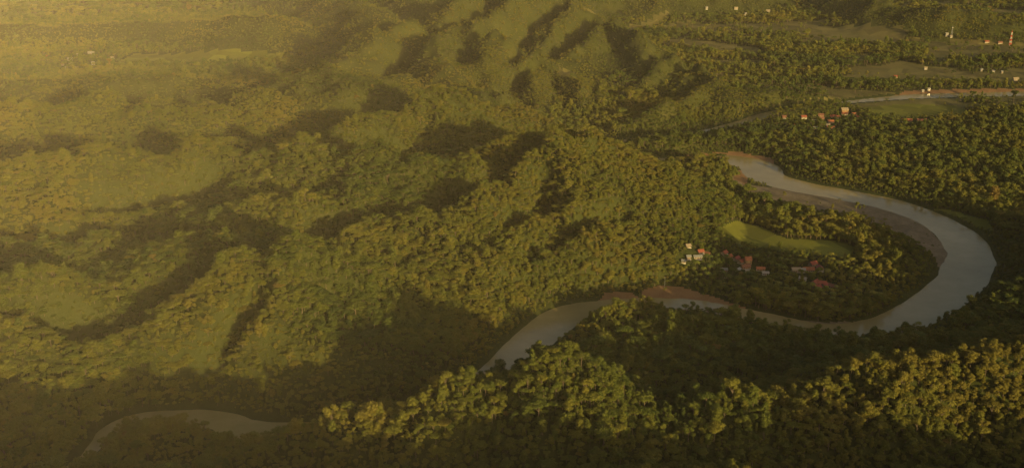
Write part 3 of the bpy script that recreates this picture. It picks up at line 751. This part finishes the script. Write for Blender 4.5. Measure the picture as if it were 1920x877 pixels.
for px, py, L, W, h, turn, rf, wl, lab, grp in HOUSE_LIST:
    x, y, z = hit(px, py); f_ = .82 if grp == V1 else .72 if grp == V2 else .5; L, W, h = L * f_, W * f_, h * .95
    root = link('house', None, label=lab, category='house', group=grp); root.location = (x, y, z); root.rotation_euler = (0, 0, turn)
    a, b_ = L / 2, W / 2; rise = W * (.48 if rf == 'orange' and h > 6 else .34)
    mb = MB(); mb.box(-a - .3, a + .3, -b_ - .3, b_ + .3, -1.5, .25); link('plinth', mb.mesh('plinth', M['concrete']), root)
    mb = MB(); mb.box(-a, a, -b_, b_, .25, h)
    for s_ in (-1, 1): mb.tri((s_ * a, -b_, h), (s_ * a, b_, h), (s_ * a, 0, h + rise))
    link('wall', mb.mesh('wall', M['wall_' + wl]), root)
    mb = MB(); e = .7; k = rise / b_; th = .16
    for s_ in (-1, 1):
        p0, p1 = (-a - e, s_ * (b_ + e), h - e * k + .05), (a + e, s_ * (b_ + e), h - e * k + .05)
        q1, q0 = (a + e, 0, h + rise + .05), (-a - e, 0, h + rise + .05)
        up = lambda p: (p[0], p[1], p[2] + th)
        mb.quad(up(p0), up(p1), up(q1), up(q0)); mb.quad(p0, p1, q1, q0); mb.quad(p0, p1, up(p1), up(p0))
        mb.quad(p0, q0, up(q0), up(p0)); mb.quad(p1, q1, up(q1), up(p1))
    r_ = link('roof', mb.mesh('roof', M['roof_' + rf]), root)
    mb = MB(); mb.box(-a - e, a + e, -.22, .22, h + rise + .12, h + rise + .36); link('ridge_cap', mb.mesh('ridge_cap', M['roof_' + rf]), r_)
    mb = MB(); mb.box(-.5, .5, -b_ - .08, -b_ + .02, .26, 2.3); link('door', mb.mesh('door', M['wood']), root)
    me_w = MB(); me_w.box(-.6, .6, -.05, .05, -.55, .55); me_w = me_w.mesh('window', M['glass'])
    me_s = MB(); me_s.box(-.75, .75, -.10, .06, -.72, -.60); me_s = me_s.mesh('sill', M['concrete'])
    for lv in range(2 if h > 4.4 else 1):
        for fx in (-.30, .30) if L < 12 else (-.36, -.18, .18, .36):
            w_ = link('window', me_w, root); w_.location = (fx * L, -b_ - .04, 1.55 + 2.4 * lv); link('sill', me_s, w_)
    w_ = link('window', me_w, root); w_.location = (a + .04, 0, 1.6); w_.rotation_euler = (0, 0, math.pi / 2)

# ------------------------------------------------------------------ masts and the pole on the promontory
M['mast_red'] = plain('mast_red', (.45, .06, .03), .5, .1); M['mast_white'] = plain('mast_white', (.5, .48, .44), .5, .1); M['mast_grey'] = plain('mast_grey', (.16, .17, .18), .5, .1)
def mast(px, py, tall, cols, lab, base=4.0):
    x, y, z = hit(px, py)
    root = link('radio_mast', None, label=lab, category='mast', group='radio masts on the far plain'); root.location = (x, y, z)
    mb = MB(); mb.box(-base * .75, base * .75, -base * .75, base * .75, -1.5, .3); link('footing', mb.mesh('footing', M['concrete']), root)
    n = 7
    for k in range(n):
        z0, z1 = .3 + tall * k / n, .3 + tall * (k + 1) / n; w0, w1 = base / 2 * (1 - .82 * k / n), base / 2 * (1 - .82 * (k + 1) / n)
        c0 = [(s * w0, t_ * w0, z0) for s, t_ in ((-1, -1), (1, -1), (1, 1), (-1, 1))]; c1 = [(s * w1, t_ * w1, z1) for s, t_ in ((-1, -1), (1, -1), (1, 1), (-1, 1))]
        mb = MB()
        for q in range(4):
            mb.tube(c0[q], c1[q], .30, .28); mb.tube(c0[q], c1[(q + 1) % 4], .14, .14, 5); mb.tube(c0[(q + 1) % 4], c1[q], .14, .14, 5); mb.tube(c1[q], c1[(q + 1) % 4], .16, .16, 5)
        link('lattice_section', mb.mesh('lattice_section', M[cols[k % len(cols)]]), root)
    mb = MB(); mb.tube((0, 0, tall + .3), (0, 0, tall + 5), .2, .08); link('antenna', mb.mesh('antenna', M[cols[0]]), root)
    for g in (0.3, 2.4, 4.5):
        mb = MB(); c = Vector((math.cos(g) * .9, math.sin(g) * .9, tall * .9)); mb.tube(c, c + Vector((math.cos(g) * .5, math.sin(g) * .5, 0)), .8, .9, 10); link('dish', mb.mesh('dish', M['mast_white']), root)
mast(1894, 85, 36, ('mast_red', 'mast_white'), 'tall red and white lattice radio mast on the far right plain', 5.0)
mast(1784, 69, 26, ('mast_grey',), 'faint grey lattice mast in front of the dark far hill')
x, y, z = hit(1246, 540)
root = link('utility_pole', None, label='thin pale pole standing on the orange river promontory', category='pole'); root.location = (x, y, z)
mb = MB(); mb.tube((0, 0, -1), (0, 0, 14), .26, .16, 8); link('shaft', mb.mesh('shaft', M['roof_tin']), root)
mb = MB(); mb.box(-1.3, 1.3, -.09, .09, 13.1, 13.35); ca = link('crossarm', mb.mesh('crossarm', M['wood']), root)
for s_ in (-1.1, 0, 1.1):
    mb = MB(); mb.tube((s_, 0, 13.35), (s_, 0, 13.65), .08, .05); link('insulator', mb.mesh('insulator', M['roof_white']), ca)


# ------------------------------------------------------------------ haze: the warm evening air
hz = new_mat('haze')[0]; t = hz.node_tree; t.nodes.remove(t.nodes['Principled BSDF'])
pv = t.nodes.new('ShaderNodeVolumePrincipled')
pv.inputs['Color'].default_value = (.84, .79, .75, 1); pv.inputs['Density'].default_value = HAZE_DENSITY
pv.inputs['Anisotropy'].default_value = HAZE_G
t.links.new(pv.outputs[0], t.nodes['Material Output'].inputs['Volume'])
S, top, bot = 34000.0, max(CAM_H + 20, float(GZ.max()) + 40), float(GZ.min()) - 1.5
hv = [(x, y, z) for z in (bot, top) for x, y in ((-S, -S), (S, -S), (S, S), (-S, S))]
hf = [(3, 2, 1, 0), (4, 5, 6, 7), (0, 1, 5, 4), (1, 2, 6, 5), (2, 3, 7, 6), (3, 0, 4, 7)]
me = bpy.data.meshes.new('haze'); me.from_pydata(hv, [], hf); me.materials.append(hz)
o = bpy.data.objects.new('haze', me); C.objects.link(o); o['kind'] = 'stuff'; o['label'] = 'warm golden haze filling the valley air'; o['category'] = 'haze'
